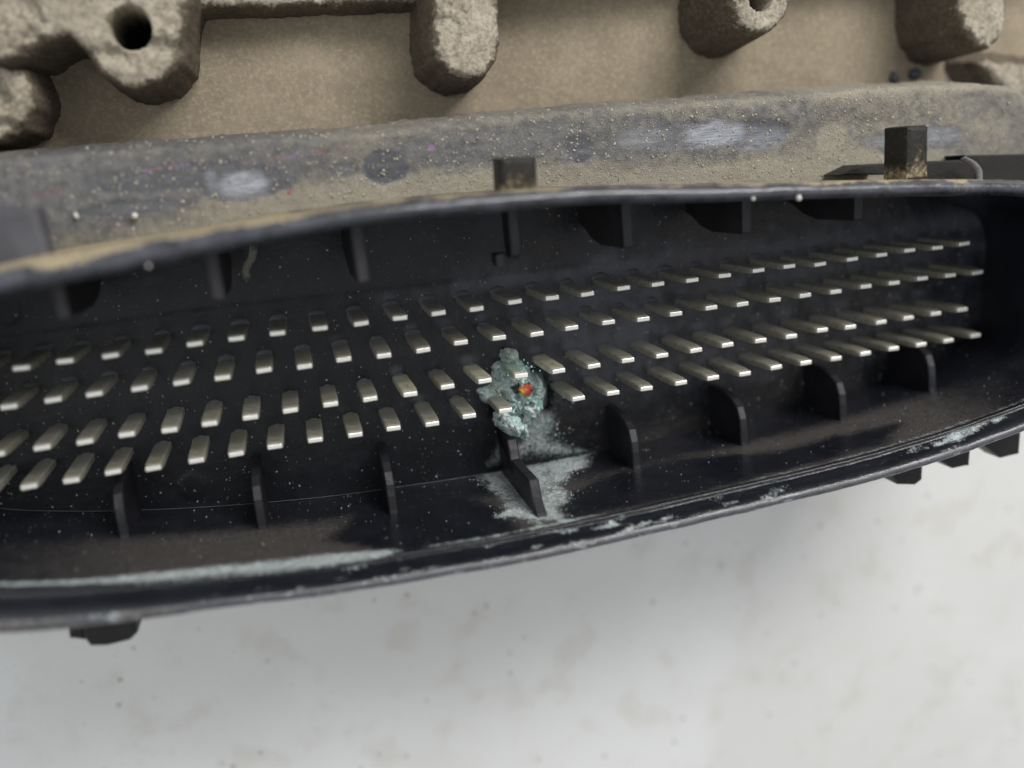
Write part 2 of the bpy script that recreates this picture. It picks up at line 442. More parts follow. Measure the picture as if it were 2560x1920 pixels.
# --- masks measured on the surfaces
def wallpoly(pts):            # outline on the lower wall, in (x, z)
    out = []
    for p in pts:
        x = at(*p, 2.5)[0]
        for _ in range(4): q = aty(*p, float(yb(x))); x = q[0]
        out.append((q[0], q[2]))
    return np.array(out)
POWDER_W = wallpoly([(1175, 1180), (1262, 1250), (1250, 1290), (1320, 1300), (1400, 1298), (1440, 1235), (1400, 1215), (1470, 1165), (1480, 1130), (1330, 1150), (1260, 1135), (1225, 1145)])
POWDER_F = poly([(1215, 1165), (1235, 1130), (1290, 1000), (1300, 940), (1400, 930), (1460, 975), (1400, 1030), (1385, 1090), (1430, 1120), (1490, 1128), (1330, 1150)], 0)
DARK_REFL_W = [wallpoly([(830, 1345), (900, 1290), (1010, 1255), (1150, 1250), (1240, 1270), (1300, 1330), (1000, 1385)]),
           wallpoly([(1400, 1300), (1420, 1240), (1500, 1200), (1700, 1150), (1960, 1130), (2080, 1095), (2250, 1060), (2200, 1110), (1700, 1240)])]  # dark wall reflections, painted by thinning the brown coat

C3, C2 = -0.37463, 0.00990
S1, S2 = 0.8932, 1.1241
ROWY = {'A': 0.0, 'B': -S1, 'C': -S1-S2, 'D': -2*S1-S2}
# socket floor
xs = np.arange(-30.4, 2.61, .07); ys = np.arange(-5.5, 2.9, .07)
circ = [(at(15, 775, 0)[:2], .36, -.012), (at(392, 735, 0)[:2], .36, -.012), (at(738, 672, 0)[:2], .36, -.012), (at(480, 1215, 0)[:2], .36, .02),
        (at(1065, 625, 0)[:2], .36, -.012)]
stepl = poly([(-300, 880), (200, 815), (600, 760), (850, 735), (1440, 663), (1650, 642), (2400, 560)], 0)
def step_y(x): return np.interp(x, stepl[:, 0], stepl[:, 1])
pit = at(1345, 985, 0)[:2]
def zfl(X, Y):
    Z = .035*(fbm(X*.55, Y*.9, 3)-.5)
    Z = Z+.02*ss(-.04, .04, Y-step_y(X))
    for c, r, dz in circ: Z = Z+dz*ss(r+.03, r-.03, np.hypot(X-c[0], Y-c[1]))
    dd = np.hypot(X-pit[0], (Y-pit[1])*.8)+.5*(fbm(X*2, Y*2, 8)-.5)
    return Z-.5*ss(.6, .25, dd)
def mfl(X, Y, Z):
    d = sdf(POWDER_F, X, Y); n = fbm(X*1.6, Y*1.6, 2)
    R = ss(-.45, .45, d)*.50*(.60+.9*n)
    dd = np.hypot(X-pit[0]-.3, Y-pit[1]); R = R+.32*ss(1.6, .4, dd)*n
    dark = ss(1.0, .45, np.hypot(X-pit[0]-.55, (Y-pit[1]+.05)))
    R = R*(1-.6*dark)
    G = .10+0*X; B = .20*ss(.4, .7, fbm(X*.4, Y*.8, 4))+.20*ss(-18, -6, X)*ss(1.5, -3, X)+.06
    H = .06+.42*ss(-20, -8, X)*ss(3.5, 1.5, X)*ss(-4.6, -3.0, Y)*ss(1.6, .6, Y)  # hazy sheen of the right half painted into B and H
    H = H+.45*np.exp(-((Y-.38)/.22)**2)*ss(-19, -14, X)+.25*np.exp(-((Y+.45)/.25)**2)*ss(-19, -12, X)
    H = H+.35*np.exp(-((X+11)/2.2)**2-((Y+1.6)/.8)**2)
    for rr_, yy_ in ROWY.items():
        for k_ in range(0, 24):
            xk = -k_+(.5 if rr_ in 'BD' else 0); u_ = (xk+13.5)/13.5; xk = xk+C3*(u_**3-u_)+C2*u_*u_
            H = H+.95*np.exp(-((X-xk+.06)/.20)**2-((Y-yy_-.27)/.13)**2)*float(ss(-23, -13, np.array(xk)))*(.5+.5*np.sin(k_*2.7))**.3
    H = H*(.35+1.3*n)+.10*ss(.5, .7, fbm(X*.7, Y*2.5, 17))
    return np.stack([R, G, B, np.clip(H, 0, 1)], 1)
sheet('socket_floor', xs, ys, zfl, M_floor, mfl, parent=None, keep=lambda X, Y, Z: (Y > yb(X)-.12) & (Y < yt(X)+.12)).name
fl = bpy.data.objects['socket_floor']; fl.parent = ECU; fl.location = tuple(-OFF*S)

# shroud: swept profile
prof = [(0, z) for z in np.linspace(-.15, 4.55, 64)]+[(.015, 4.62), (.0, 4.66), (-.03, 4.70), (.02, 4.73), (.06, 4.72), (.12, 4.60), (.20, 4.58), (.28, 4.66), (.37, 4.80), (.46, 4.93), (.53, 5.0), (.58, 5.045), (.63, 5.075), (.70, 5.105), (.78, 5.11), (.86, 5.09), (.93, 5.04), (.98, 4.96), (1.0, 4.86), (1.0, 4.6), (1.0, 4.0), (.99, 3.0), (.98, 1.5), (.97, 0), (.97, -1.2)]
prof = np.array(prof); NPR = len(prof)
isb = ss(.6, -.6, path[:, 1]+1.35)
Wd = (.64+.30*ss(-21, -27, path[:, 0]))*isb+(.42+.22*ss(-18, -26, path[:, 0]))*(1-isb)
X = path[:, 0][:, None]+nor[:, 0][:, None]*prof[:, 0][None]*Wd[:, None]
Y = path[:, 1][:, None]+nor[:, 1][:, None]*prof[:, 0][None]*Wd[:, None]
Z = np.broadcast_to(prof[:, 1][None], X.shape).copy()
# top side: the rim is a round bead
tb = (1-isb)[:, None]; u = prof[:, 0][None]
k0 = 64; k1 = 64+len([p for p in prof[64:] if p[1] > 4.7 or p[0] < .5]); nb_ = k1-k0
thb = np.linspace(0, math.pi, nb_); ub = np.array(prof[:, 0]); zb_ = np.array(prof[:, 1])
ub[k0:k1] = .5-.5*np.cos(thb); zb_[k0:k1] = 4.66+.36*np.sin(thb)
X = X+nor[:, 0][:, None]*(ub-prof[:, 0])[None]*Wd[:, None]*tb; Y = Y+nor[:, 1][:, None]*(ub-prof[:, 0])[None]*Wd[:, None]*tb
Z = Z+tb*(zb_-prof[:, 1])[None]
u = u*(1-tb)+ub[None]*tb
wob = .03*(fbm(X*1.2, Y*1.2, Z*1.2)-.5)+.012*(fbm(X*7, Y*7, Z*7)-.5)
X = X+nor[:, 0][:, None]*wob; Y = Y+nor[:, 1][:, None]*wob; Z = Z+np.where(u > .01, wob, 0)
V = np.stack([X, Y, Z], -1).reshape(-1, 3)
XX, ZZ = V[:, 0], V[:, 2]; UU = np.broadcast_to(u, X.shape).ravel(); BB = np.broadcast_to(isb[:, None], X.shape).ravel()
inner = (UU < .005)
R = np.zeros(len(V)); G = R+.06; B = R.copy()
n = fbm(XX*1.4, ZZ*1.6, 1); nf = fbm(XX*4, ZZ*9, 7)
# lower wall film with brown reflections painted in, and powder
R = R+inner*BB*ss(-.45, .35, sdf(POWDER_W, XX, ZZ)+.7*(fbm(XX*2.4, ZZ*2.4, 81, 5)-.5))*(.40+.34*fbm(XX*2.2, ZZ*2.2, 9, 5)+.10*np.exp(-((XX+14.2)/1.0)**2)*ss(2.0, 4.0, ZZ))
refl_film = ss(1.2, 2.6, ZZ)*.62+.18
for P in DARK_REFL_W: refl_film = refl_film*(1-.9*ss(-.5, .4, sdf(P, XX, ZZ)+.25*(nf-.5)))
B = B+inner*BB*refl_film*ss(-31, -22, XX)*(1-.7*ss(-3.5, 1.0, XX))
R = R+BB*inner*ss(4.0, 4.6, ZZ)*.28*ss(.45, .7, fbm(XX*2.2, ZZ*1.2, 5))*ss(-22, -18, XX)*ss(-8, -12, XX)
# groove line of white deposit, strongest from far left to the burnt rib and again at far right
gr = np.exp(-((ZZ-4.50+.12*ss(-26.5, -22, XX)*ss(-17.3, -20, XX))/(.12+.34*ss(-26.5, -22, XX)*ss(-17.3, -20, XX)))**2)*(UU < .12)
gx = .62*ss(-31, -26, XX)*(1-.85*ss(-18.6, -17.6, XX))+.34*ss(-18, -17, XX)*ss(-11.5, -13.5, XX)+.28*ss(-11, -8, XX)
R = R+BB*gr*(gx+.25*(n-.5))
rim = (UU >= .05)*(UU < .62)
st = fbm(XX*1.5+UU*3, UU*9-XX*.3, 2, 6); en = .28+np.exp(-((XX+14.9)/1.9)**2)+.8*np.exp(-((XX+12.0)/1.0)**2)+.6*np.exp(-((XX+8.6)/1.5)**2)+.8*ss(-6, -2, XX)+.35*ss(-25, -20, XX)*ss(-16, -18, XX)
R = R+BB*rim*.60*ss(.36, .74, st+.22*(nf-.5)+.20*(fbm(XX*.8, UU, 61)-.5))*np.clip(en, 0, 1)
lip = (UU >= .60)*(ZZ > 4.3)
G = G+BB*lip*(.16*ss(-19, -24, XX)+.14*n)
B = B+BB*lip*(.45*n+.15)
B = B+(1-BB)*(UU > .005)*(ZZ > 4.5)*(.10+.2*n)  # thin brown-grey coat paints the lit tone of the bead
# upper bead: dusty towards the outside
G = G+(1-BB)*((UU > .3)*ss(.86-.30*ss(-17, -24, XX), 1.12-.15*ss(-17, -24, XX), UU+.5*(n-.5))*.62+(UU > .02)*(.12*n+.16*ss(-10, -4, XX)))
R = R+BB*lip*.42*ss(.50, .70, fbm(XX*2.5, UU*6, 22, 5))
AL = (1-BB)*(UU > .005)*(ZZ > 4.4)*(.15+1.0*fbm(XX*2.0, UU*3, 71, 5))+BB*lip*(.45+.6*nf)+BB*inner*ss(3.0, 4.6, ZZ)*.15  # grey highlight painted along the upper bead and lower lip
part('shroud', mesh_data('shroud', V, grid_faces(NP, NPR, True), M_shroud, True, np.stack([R, G, B, np.clip(AL, 0, 1)], 1)))
# tube added for the bright corner line: fillet along the foot of the lower wall
ii = np.where((path[:, 1] < -3.2) & (path[:, 0] > -30) & (path[:, 0] < -13.2))[0]
ii = ii[np.argsort(path[ii, 0])][::6]
fv = []
for q in ii:
    p_, n_ = path[q], nor[q]
    for a in range(6): r_ = .012; fv.append((p_[0]-n_[0]*(.02+r_*math.cos(a*math.pi/3)), p_[1]-n_[1]*(.02+r_*math.cos(a*math.pi/3)), .03+r_*math.sin(a*math.pi/3)))
ff = [(i*6+a, i*6+(a+1) % 6, (i+1)*6+(a+1) % 6, (i+1)*6+a) for i in range(len(ii)-1) for a in range(6)]
part('highlight_tube', mesh_data('highlight_tube', fv, ff, M_shroud, True))

# ribs on the walls
RX = [-24.45, -21.25, -18.0, -14.3, -11.3, -8.0, -4.7]
def mask_const_(n): return np.tile([.0, .16, .3, .9], (n, 1))  # last channel paints the lit haze on the collars
def mask_const(V, r=0.0, g=0.0, b=0.0): 
    V = np.asarray(V); return np.tile([r, g, b], (len(V), 1)).astype(float)
def arc(c, r, a0, a1, n=6): return [(c[0]+r*math.cos(math.radians(a)), c[1]+r*math.sin(math.radians(a))) for a in np.linspace(a0, a1, n)]
for i, x in enumerate(RX):
    if i == 3: continue
    yy = 1.24; zf = 4.1 if i < 3 else 3.4; x = [-24.38, -21.22, -18.04, 0, -11.3, -8.0, -4.7][i]; t = .13
    P = [(yt(x)+.2, -.1), (yt(x)+.2, zf), (yy+.06, zf), (yy, zf-.06), (yy-.02, 1.6)]+[(yy+.12, .9), (yy+.35, .4), (yy+.5, -.1)]
    V, Fc = prism(P, x-t, x+t, .03); me = mesh_data('upper_rib', V, Fc, M_rib, False, mask_const(V, 0, .12, .3)); part('upper_rib', me)
x = -14.2     # the short hooked rib and its stub
P = [(yt(x)+.2, 2.6), (yt(x)+.2, 3.3), (1.62, 3.3), (1.40, 3.22), (1.28, 3.0), (1.33, 2.8), (1.6, 2.6)]
V, Fc = prism(P, x-.13, x+.13, .03); part('upper_rib', mesh_data('hooked_rib', V, Fc, M_rib, False, mask_const(V, 0, .15, .2)), label='short hooked rib at the middle of the upper wall')
V, Fc = prism([(1.46, 2.7), (1.46, 3.3), (1.16, 3.3), (1.16, 2.9), (1.25, 2.7)], -14.72, -14.52, .03)
V2, F2 = prism([(1.44, 2.5), (1.44, 2.75), (1.34, 2.75), (1.34, 2.5)], -14.6, -14.3, .01)
part('stub', mesh_data('stub', list(V)+list(V2), list(Fc)+[tuple(q+len(V) for q in f) for f in F2], M_rib, False, mask_const(list(V)+list(V2), 0, .2, .2)))

def lower_rib(px_pts, x, t, z_end, label=None, mat=M_rib, powder=0.0, foot=None, name='lower_rib'):
    P = [(atx(px, py, x)[1], atx(px, py, x)[2]) for px, py in px_pts]
    w_ = float(yb(x))
    P = [(P[0][0]+.05, -.1)]+P+([foot] if foot else [])+[(w_-.1, z_end), (w_-.1, -.1)]
    # refine the front so it can be roughened
    Q = []
    for a, b in zip(P, P[1:]+P[:1]):
        a = np.array(a); b = np.array(b); k = max(1, int(np.linalg.norm(b-a)/.12))
        Q += [tuple(a+(b-a)*s/k) for s in range(k)]
    V, Fc = prism(Q, x-t, x+t, .035); V = np.array(V)
    V[:, 1] += .05*(fbm(V[:, 0]*3, V[:, 2]*5, V[:, 1]*5)-.5); V[:, 2] += .05*(fbm(V[:, 0]*3+9, V[:, 2]*5, V[:, 1]*5)-.5)
    mk = mask_const(V, powder, .10, .15)
    mk[:, 0] += powder*1.2*ss(3.2, 4.1, V[:, 2])
    part(name, mesh_data(name, V, Fc, mat, False, mk), label=label)
def std_rib(x, lift=1.42):
    w_ = float(yb(x)); P = [(w_+lift, -.1), (w_+lift+.02, .6), (w_+lift, 1.1), (w_+lift-.12, 1.5), (w_+lift-.3, 1.8), (w_+lift-.62, 1.96), (w_+.5, 2.0), (w_+.1, 2.02), (w_-.1, 2.06), (w_-.1, -.1)]
    Q = []
    for a, b in zip(P, P[1:]+P[:1]):
        a = np.array(a); b = np.array(b); k = max(1, int(np.linalg.norm(b-a)/.15)); Q += [tuple(a+(b-a)*s/k) for s in range(k)]
    V, Fc = prism(Q, x-.12, x+.12, .03); V = np.array(V); V[:, 2] += .03*(fbm(V[:, 0]*3+9, V[:, 2]*5, V[:, 1]*5)-.5)
    part('lower_rib', mesh_data('lower_rib', V, Fc, M_rib, False, mask_const(V, 0, .1, .16)))
for x in (-24.6, -21.3, -17.9, -10.9, -7.5, -4.2, -1.1): std_rib(x)
lower_rib([(1249, 1061), (1280, 1100), (1289, 1148), (1307, 1170), (1334, 1200), (1343, 1251)], -14.3, .145, 4.05, 'burnt rib below the missing contact, its edge eaten ragged', M_rib, .10)

# ------------------------------------------------------------------ contacts
def pin_mesh(name, mat, L=L_PIN, hw=.212, hh=.098):
    b = .028
    def ring(w_, h_, b, z, scal):
        P = [(-w_+b, -h_), (-w_*.5, -h_), (0, -h_), (w_*.5, -h_), (w_-b, -h_), (w_, -h_+b), (w_, h_-b), (w_-b, h_), (w_*.5, h_), (0, h_), (-w_*.5, h_), (-w_+b, h_), (-w_, h_-b), (-w_, -h_+b)]
        zz = [0, .8, 1, .8, 0, -.2, -.2, 0, .8, 1, .8, 0, -.2, -.2]
        return [(p[0], p[1], z+scal*q) for p, q in zip(P, zz)]
    V = ring(hw, hh, b, -.12, 0)+ring(hw, hh, b, L-.30, .12)+ring(hw*.92, hh*.66, b*.8, L-.06, .02)+ring(hw*.86, hh*.60, .012, L-.01, 0)+ring(hw*.78, hh*.42, .01, L, 0)
    n = 14; Fc = []
    for r in range(4):
        for i in range(n):
            j = (i+1) % n; Fc.append((r*n+i, r*n+j, (r+1)*n+j, (r+1)*n+i))
    Fc.append(tuple(range(4*n, 5*n)))
    return mesh_data(name, V, Fc, mat, False)
PM = pin_mesh('contact_pin', M_pin); PG = pin_mesh('gold_contact_pin', M_gold); PV = pin_mesh('verdigris_contact_pin', M_green)
# collar of moulded plastic behind each foot
V = []; Fc = []
nu, nv = 14, 6
for i in range(nu):
    for j in range(nv):
        a = 2*math.pi*i/nu; b = (math.pi/2)*j/(nv-1)
        V.append((.25*math.cos(a)*math.cos(b), .09+.17*math.sin(a)*math.cos(b), -.02+.06*math.sin(b)))
Fc = list(grid_faces(nu, nv, True))
CM = mesh_data('collar', V, Fc, M_floor, True, mask_const_(len(V)))
MARK = mesh_data('stamp', [(-.11, 0, .55), (.05, 0, .62), (.05, 0, .58), (-.11, 0, .51), (-.03, 0, .56), (.0, 0, .58), (.03, 0, .40), (.0, 0, .40),
                           (-.11, -.02, .55), (.05, -.02, .62), (.05, -.02, .58), (-.11, -.02, .51), (-.03, -.02, .56), (.0, -.02, .58), (.03, -.02, .40), (.0, -.02, .40)],
                 [(0, 1, 2, 3), (4, 5, 6, 7), (8, 11, 10, 9), (12, 15, 14, 13), (0, 8, 9, 1), (1, 9, 10, 2), (2, 10, 11, 3), (3, 11, 8, 0), (4, 12, 13, 5), (5, 13, 14, 6), (6, 14, 15, 7), (7, 15, 12, 4)], M_mark, False)
for r in 'ABCD':
    for k in range(0, 31):
        if r == 'D' and k == 14: continue
        x = -k+(.5 if r in 'BD' else 0); u = (x+13.5)/13.5
        x = x+C3*(u**3-u)+C2*u*u
        if x < -28.6: continue
        me = PM; lab = None; mark = False
        if r == 'C' and k == 17: me, lab, mark = PG, 'pale gold contact with a stamped mark, left of the burnt spot', True
        if r == 'C' and k == 15: me, lab = PG, 'smooth pale gold contact just left of the green crust'
        if r == 'C' and k == 13: me, lab, mark = PG, 'pale gold contact with a stamped mark, right of the green crust', True
        if r == 'C' and k == 14: me, lab = PV, 'contact crusted with turquoise verdigris above the burnt spot'
        if r == 'D' and k == 15: lab = 'contact standing at the left edge of the burnt crust'
        p = part('contact_pin', me, (x, ROWY[r], 0), label=lab)
        p.rotation_euler = (random.uniform(-.018, .018), random.uniform(-.018, .018), random.uniform(-.03, .03))
        c_ = _obj0('collar', CM, p, (0, 0, 0)); s_ = {'A': 1.0, 'B': .9, 'C': .6, 'D': .6}[r]*random.uniform(.85, 1.15); c_.scale = (s_, s_, s_)
        if mark: _obj0('stamp', MARK, p, (0, .10+.005, L_PIN-1.05))

# ------------------------------------------------------------------ burnt spot
def crust(name, px_out, zbase, hgt, seed, parts_mask, label, res=.035):
    P = poly(px_out, zbase); lo = P.min(0)-.2; hi = P.max(0)+.2
    def zf(X, Y):
        d = sdf(P, X, Y)+.36*(fbm(X*3.4, Y*3.4, seed, 5)-.5)
        n = fbm(X*2.6, Y*2.6, seed+3, 5); rg = np.abs(fbm(X*4.5, Y*4.5, seed+9, 3)-.5)*2
        lump = np.abs(fbm(X*7, Y*7, seed+13, 2)-.5)*2; return zbase-.06+ss(-.02, .35, d)*hgt*(.30+1.2*n-.6*rg)+.34*ss(0, .2, d)*(.5-lump)-(d < 0)*.3
    return sheet(name, np.arange(lo[0], hi[0], res), np.arange(lo[1], hi[1], res), zf, M_crust, parts_mask, keep=lambda X, Y, Z: Z > zbase-.2, parent=ECU, loc=tuple(-OFF), label=label)
gcen = at(1280, 925, .8)[:2]; tcen = at(1340, 1000, .6)[:2]; hole = at(1278, 960, .2)[:2]
def cm(X, Y, Z):
    g = .42*ss(.5, .1, np.hypot(X-gcen[0], Y-gcen[1]))+.5*ss(.45, .1, np.hypot(X-tcen[0], Y-tcen[1]))
    b = .4*ss(.3, .0, Y-(gcen[1]+.45))*0
    r = .9*ss(.30, .08, np.hypot((X-hole[0])*1.1, Y-hole[1]))
    return np.stack([r, g, b+0*X], 1)
crust('corrosion_crust', [(1246, 915), (1262, 893), (1290, 890), (1312, 905), (1340, 930), (1354, 955), (1366, 985), (1356, 1022), (1332, 1042), (1326, 1078), (1314, 1115), (1290, 1100), (1280, 1062), (1260, 1045), (1243, 1015), (1208, 1002), (1203, 984), (1228, 975), (1238, 950)], .25, .75, 4, cm, 'turquoise and white corrosion crust around the burnt contact')
crust('corrosion_crust', [(1242, 1040), (1270, 1030), (1300, 1040), (1308, 1070), (1298, 1095), (1272, 1088), (1250, 1066)], .9, .8, 14, cm, 'blue-grey crust knob on top of the burnt rib')
crust('corrosion_crust', [(1255, 895), (1262, 878), (1275, 870), (1300, 880), (1300, 905), (1275, 908)], .5, .5, 24, cm, 'brownish crust lump at the upper end of the corrosion')
# ragged turquoise crust lying on the contact tip
c = np.array([at(1315, 928, 1.85)[0], at(1315, 928, 1.85)[1], 1.6])
V, Fc = specks([c+np.array([RNG.normal(0, .20), RNG.normal(0, .10), RNG.uniform(-.5, .32)]) for _ in range(26)], RNG.uniform(.015, .035, 26), .5)
part('verdigris_flakes', mesh_data('verdigris_flakes', V, Fc, M_crust, False, np.tile([0, .55, 0], (len(V), 1)).astype(float)))
c = at(1314, 975, 1.0)
th = np.linspace(0, 2*np.pi, 28, endpoint=False); V = []; Fc = []
for j in range(14):
    ph = np.pi*j/13
    for a in th:
        d = np.array([math.sin(ph)*math.cos(a), math.sin(ph)*math.sin(a), math.cos(ph)])
        r_ = .165*(1+.25*(vn(d[0]*1.6+4, d[1]*1.6, d[2]*1.6)-.5))
        V.append((c[0]+1.25*r_*d[0], c[1]+1.05*r_*d[1], c[2]+r_*d[2]*1.1))
V = np.array(V); mk = np.zeros((len(V), 3)); mk[:, 1] = ss(-.02, -.12, V[:, 0]-c[0])*.62*ss(.16, .02, V[:, 1]-c[1])
part('burnt_contact_stub', mesh_data('burnt_contact_stub', V, grid_faces(14, 28)[:, ::-1], M_bead, True, mk), label='red and yellow glassy stub of the burnt away contact')
# ash flung over the floor around it
pts = []
for q, s_, n_ in (((1410, 1000), .30, 14), ((1385, 1080), .25, 30), ((1340, 1060), .3, 40), ((1240, 985), .12, 25)):
    c = at(*q, 0)
    for _ in range(n_): pts.append((RNG.normal(c[0], s_), RNG.normal(c[1], s_*.7), .02))
V, Fc = specks(pts, .012+.035*RNG.rand(len(pts))**3, .5)
part('ash_crumbs', mesh_data('ash_crumbs', V, Fc, M_crust, False, np.tile([0, 0, .15], (len(V), 1)).astype(float)), kind='stuff')
# powder grains on lower wall
pts = []
while len(pts) < 500:
    x = RNG.uniform(-17.5, -11.5); z = RNG.uniform(.1, 4.6)
    if RNG.rand() < float(ss(-.4, .5, sdf(POWDER_W, np.array([x]), np.array([z])))[0]): pts.append((x, float(yb(x))+.01, z))
V, Fc = specks(pts, RNG.uniform(.010, .024, len(pts)))
part('powder_grains', mesh_data('powder_grains', V, Fc, M_speck, False), kind='stuff')

# dust specks over floor and pins
pts = []; rr = []
for _ in range(3200):
    x = RNG.uniform(-29, 1.8); y = RNG.uniform(float(yb(x))+.1, float(yt(x))-.1)
    pts.append((x, y, 0)); rr.append(.006+.026*RNG.rand()**4)
pts = np.array(pts); pts[:, 2] = zfl(pts[:, 0], pts[:, 1])+.005; pts = list(map(tuple, pts))
for _ in range(700):
    x = RNG.uniform(-29, 1.8); z = RNG.uniform(.1, 4.5); pts.append((x, float(yb(x))+.005, z)); rr.append(.006+.016*RNG.rand()**4)
V, Fc = specks(pts, rr)
part('dust_specks', mesh_data('dust_specks', V, Fc, M_speck, False), kind='stuff')

# ------------------------------------------------------------------ flange
ZF = 1.2
edge = [(-34, 4.85)]+[tuple(at(*p, ZF)[:2]) for p in [(0, 397), (350, 366), (900, 331), (1280, 287), (1800, 247), (2200, 217), (2440, 207)]]+[(2.2, 4.45), (3.1, 3.7), (3.6, 2.6), (3.9, -4.6), (3.0, -5.6), (-31, -5.6), (-34, -4.5)]
edge = np.array(edge)
xs = np.arange(-33.9, 4.1, .075); ys = np.arange(1.0, 5.3, .05)
def zfg(X, Y):
    d = sdf(edge, X, Y)+.10*(fbm(X*1.5, Y*3, 1)-.5)+.05*(fbm(X*8, Y*8, 3)-.5)
    r = .22; dd = np.clip(d, 0, r)
    Z = ZF-r+np.sqrt(np.maximum(r*r-(r-dd)**2, 0))
    dust = ss(.55, .1, Y-(yt(X)+.75))
    Z = Z+.06*(fbm(X*.9, Y*1.3, 5)-.5)+.05*(fbm(X*9, Y*9, 6, 3)-.5)*(.4+.6*fbm(X*.7, Y*.7, 9))
    Z = Z+.10*ss(1.1, .45, d)*ss(.40, .55, fbm(X*.8, Y*.8, 12))*ss(-6, -1, -np.abs(X+2)+3)
    return np.where(d < 0, ZF-r+d*7, Z)
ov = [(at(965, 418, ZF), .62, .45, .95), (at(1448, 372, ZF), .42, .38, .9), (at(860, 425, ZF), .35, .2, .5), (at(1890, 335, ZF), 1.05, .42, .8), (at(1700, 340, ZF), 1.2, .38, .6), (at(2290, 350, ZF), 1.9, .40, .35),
      (at(420, 445, ZF), 1.9, .36, .75), (at(620, 460, ZF), 1.1, .38, .75), (at(330, 520, ZF), 1.2, .18, .8), (at(1160, 410, ZF), .8, .3, .45), (at(2080, 345, ZF), .5, .4, -.6)]
def mfg(X, Y, Z):
    n = fbm(X*.8, Y*1.2, 2); d = sdf(edge, X, Y)
    low = ss(.95, .05, Y-(yt(X)+.55))                      # sand gathers against the rim
    G = .30-.16*ss(-17, -24, X)+.42*low+.40*(n-.5)+.16*ss(.45, .15, d)+.22*ss(-8, -2, X)
    B = 0*X
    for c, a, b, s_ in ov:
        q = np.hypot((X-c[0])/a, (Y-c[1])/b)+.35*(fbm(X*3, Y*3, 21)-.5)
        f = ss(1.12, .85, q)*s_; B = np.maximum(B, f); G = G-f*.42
    AL = 0*X  # patches of highlight painted on the flange
    for c, a, b, s_ in ((at(605, 462, ZF), .75, .38, .8), (at(528, 455, ZF), .16, .36, .4), (at(1790, 335, ZF), 1.1, .40, .85), (at(1905, 340, ZF), .9, .42, .35), (at(2290, 345, ZF), 1.9, .36, .4), (at(2080, 350, ZF), .7, .3, .3), (at(1600, 345, ZF), .9, .3, .35), (at(330, 520, ZF), .9, .14, .15)):
        q = np.hypot((X-c[0])/a, (Y-c[1])/b)+.4*(fbm(X*3, Y*3, 51)-.5); AL = np.maximum(AL, ss(1.15, .45, q)*s_)
    G = G-AL*.35
    pu = poly([(-50, 515), (60, 500), (250, 445), (480, 408), (680, 398), (870, 368)], ZF)
    pv = poly([(1600, 330), (1900, 300), (1700, 312)], ZF)
    R = .39*ss(.13, .03, dline(pu, X, Y))*ss(.40, .60, fbm(X*1.0, Y*.5, 31))+.38*ss(.10, .0, dline(pv, X, Y))*n
    c = at(1078, 370, ZF); R = R+.8*ss(.14, .06, np.hypot(X-c[0], Y-c[1]))
    c = at(720, 480, ZF); R = R+.6*ss(.14, .05, np.hypot(X-c[0], Y-c[1]))
    return np.stack([R, G, np.clip(B, 0, 1), AL], 1)
sheet('flange', xs, ys, zfg, M_flange, mfg, keep=lambda X, Y, Z: (Z > -.7) & (Y > yt(X)+.16), parent=ECU, loc=tuple(-OFF))
# body of the unit under flange and socket
bodyo = [(-33, 4.3), (-33, -4.6), (-31.5, -5.3), (2.4, -5.3), (3.3, -4.4), (3.3, 3.2), (2.2, 4.2)]
V, Fc = block(bodyo, TZ, -.3, .1); part('connector_body', mesh_data('connector_body', V, Fc, M_shroud, False))
# sand lying on flange and bead
pts = []; rr = []
while len(pts) < 9000:
    x = RNG.uniform(-27, 2.0); y = RNG.uniform(yt(x)+.5, 4.95)
    pts.append((x, y, 0)); rr.append(.008+.036*RNG.rand()**7)
pts = np.array(pts); pts[:, 2] = zfg(pts[:, 0], pts[:, 1])+.005
V, Fc = specks(pts, rr, .7); part('sand_grit', mesh_data('sand_grit', V, Fc, M_sand, False), kind='stuff')

# tabs on the outside of the shroud
def tab(name, outline, z0, z1, mat, mask, label=None, bevel=.13, rough=.10):
    P = [np.array(p, float) for p in outline]; Q = []
    for a, b in zip(P, P[1:]+P[:1]):
        k = max(1, int(np.linalg.norm(b-a)/.12)); Q += [tuple(a+(b-a)*s/k) for s in range(k)]
    V, Fc = block(Q, z0, z1, bevel)
    V = np.array(V); Fc = [f for f in Fc]
    # roughened top face as a small grid
    lo = V[:, :2].min(0)+bevel; hi = V[:, :2].max(0)-bevel
    V[:, 2] += rough*.3*(fbm(V[:, 0]*6, V[:, 1]*6, V[:, 2]*3)-.5)
    mk = mask(V) if callable(mask) else mask_const(V, *mask)
    part(name, mesh_data(name, V, Fc, mat, False, mk), label=label)
def tmask(y0): return lambda V: np.stack([0*V[:, 0], .27+.30*ss(y0+.40, y0, V[:, 1]), .1+0*V[:, 0]], 1)
c0 = at(1252, 490, 4); c1 = at(1340, 390, 4)
tab('locking_tab', [(c0[0], c0[1]-.2), (c1[0], c0[1]-.2), (c1[0]+.02, c1[1]), (c0[0]+.05, c1[1]+.04)], 3.3, 4.0, M_tab, tmask(c0[1]), 'black locking tab at the middle of the upper rim')
c0 = at(2266, 430, 4); c1 = at(2325, 312, 4)
tab('locking_tab', [(c0[0], c0[1]-.2), (c1[0], c0[1]-.2), (c1[0], c1[1]-.03), (c1[0]-.05, c1[1]), (c0[0]+.06, c1[1]+.03), (c0[0], c1[1])], 3.1, 4.0, M_tab, tmask(c0[1]-.1), 'dusty locking tab near the right end of the upper rim')
c0 = at(-120, 655, 3.6); c1 = at(92, 518, 3.6)
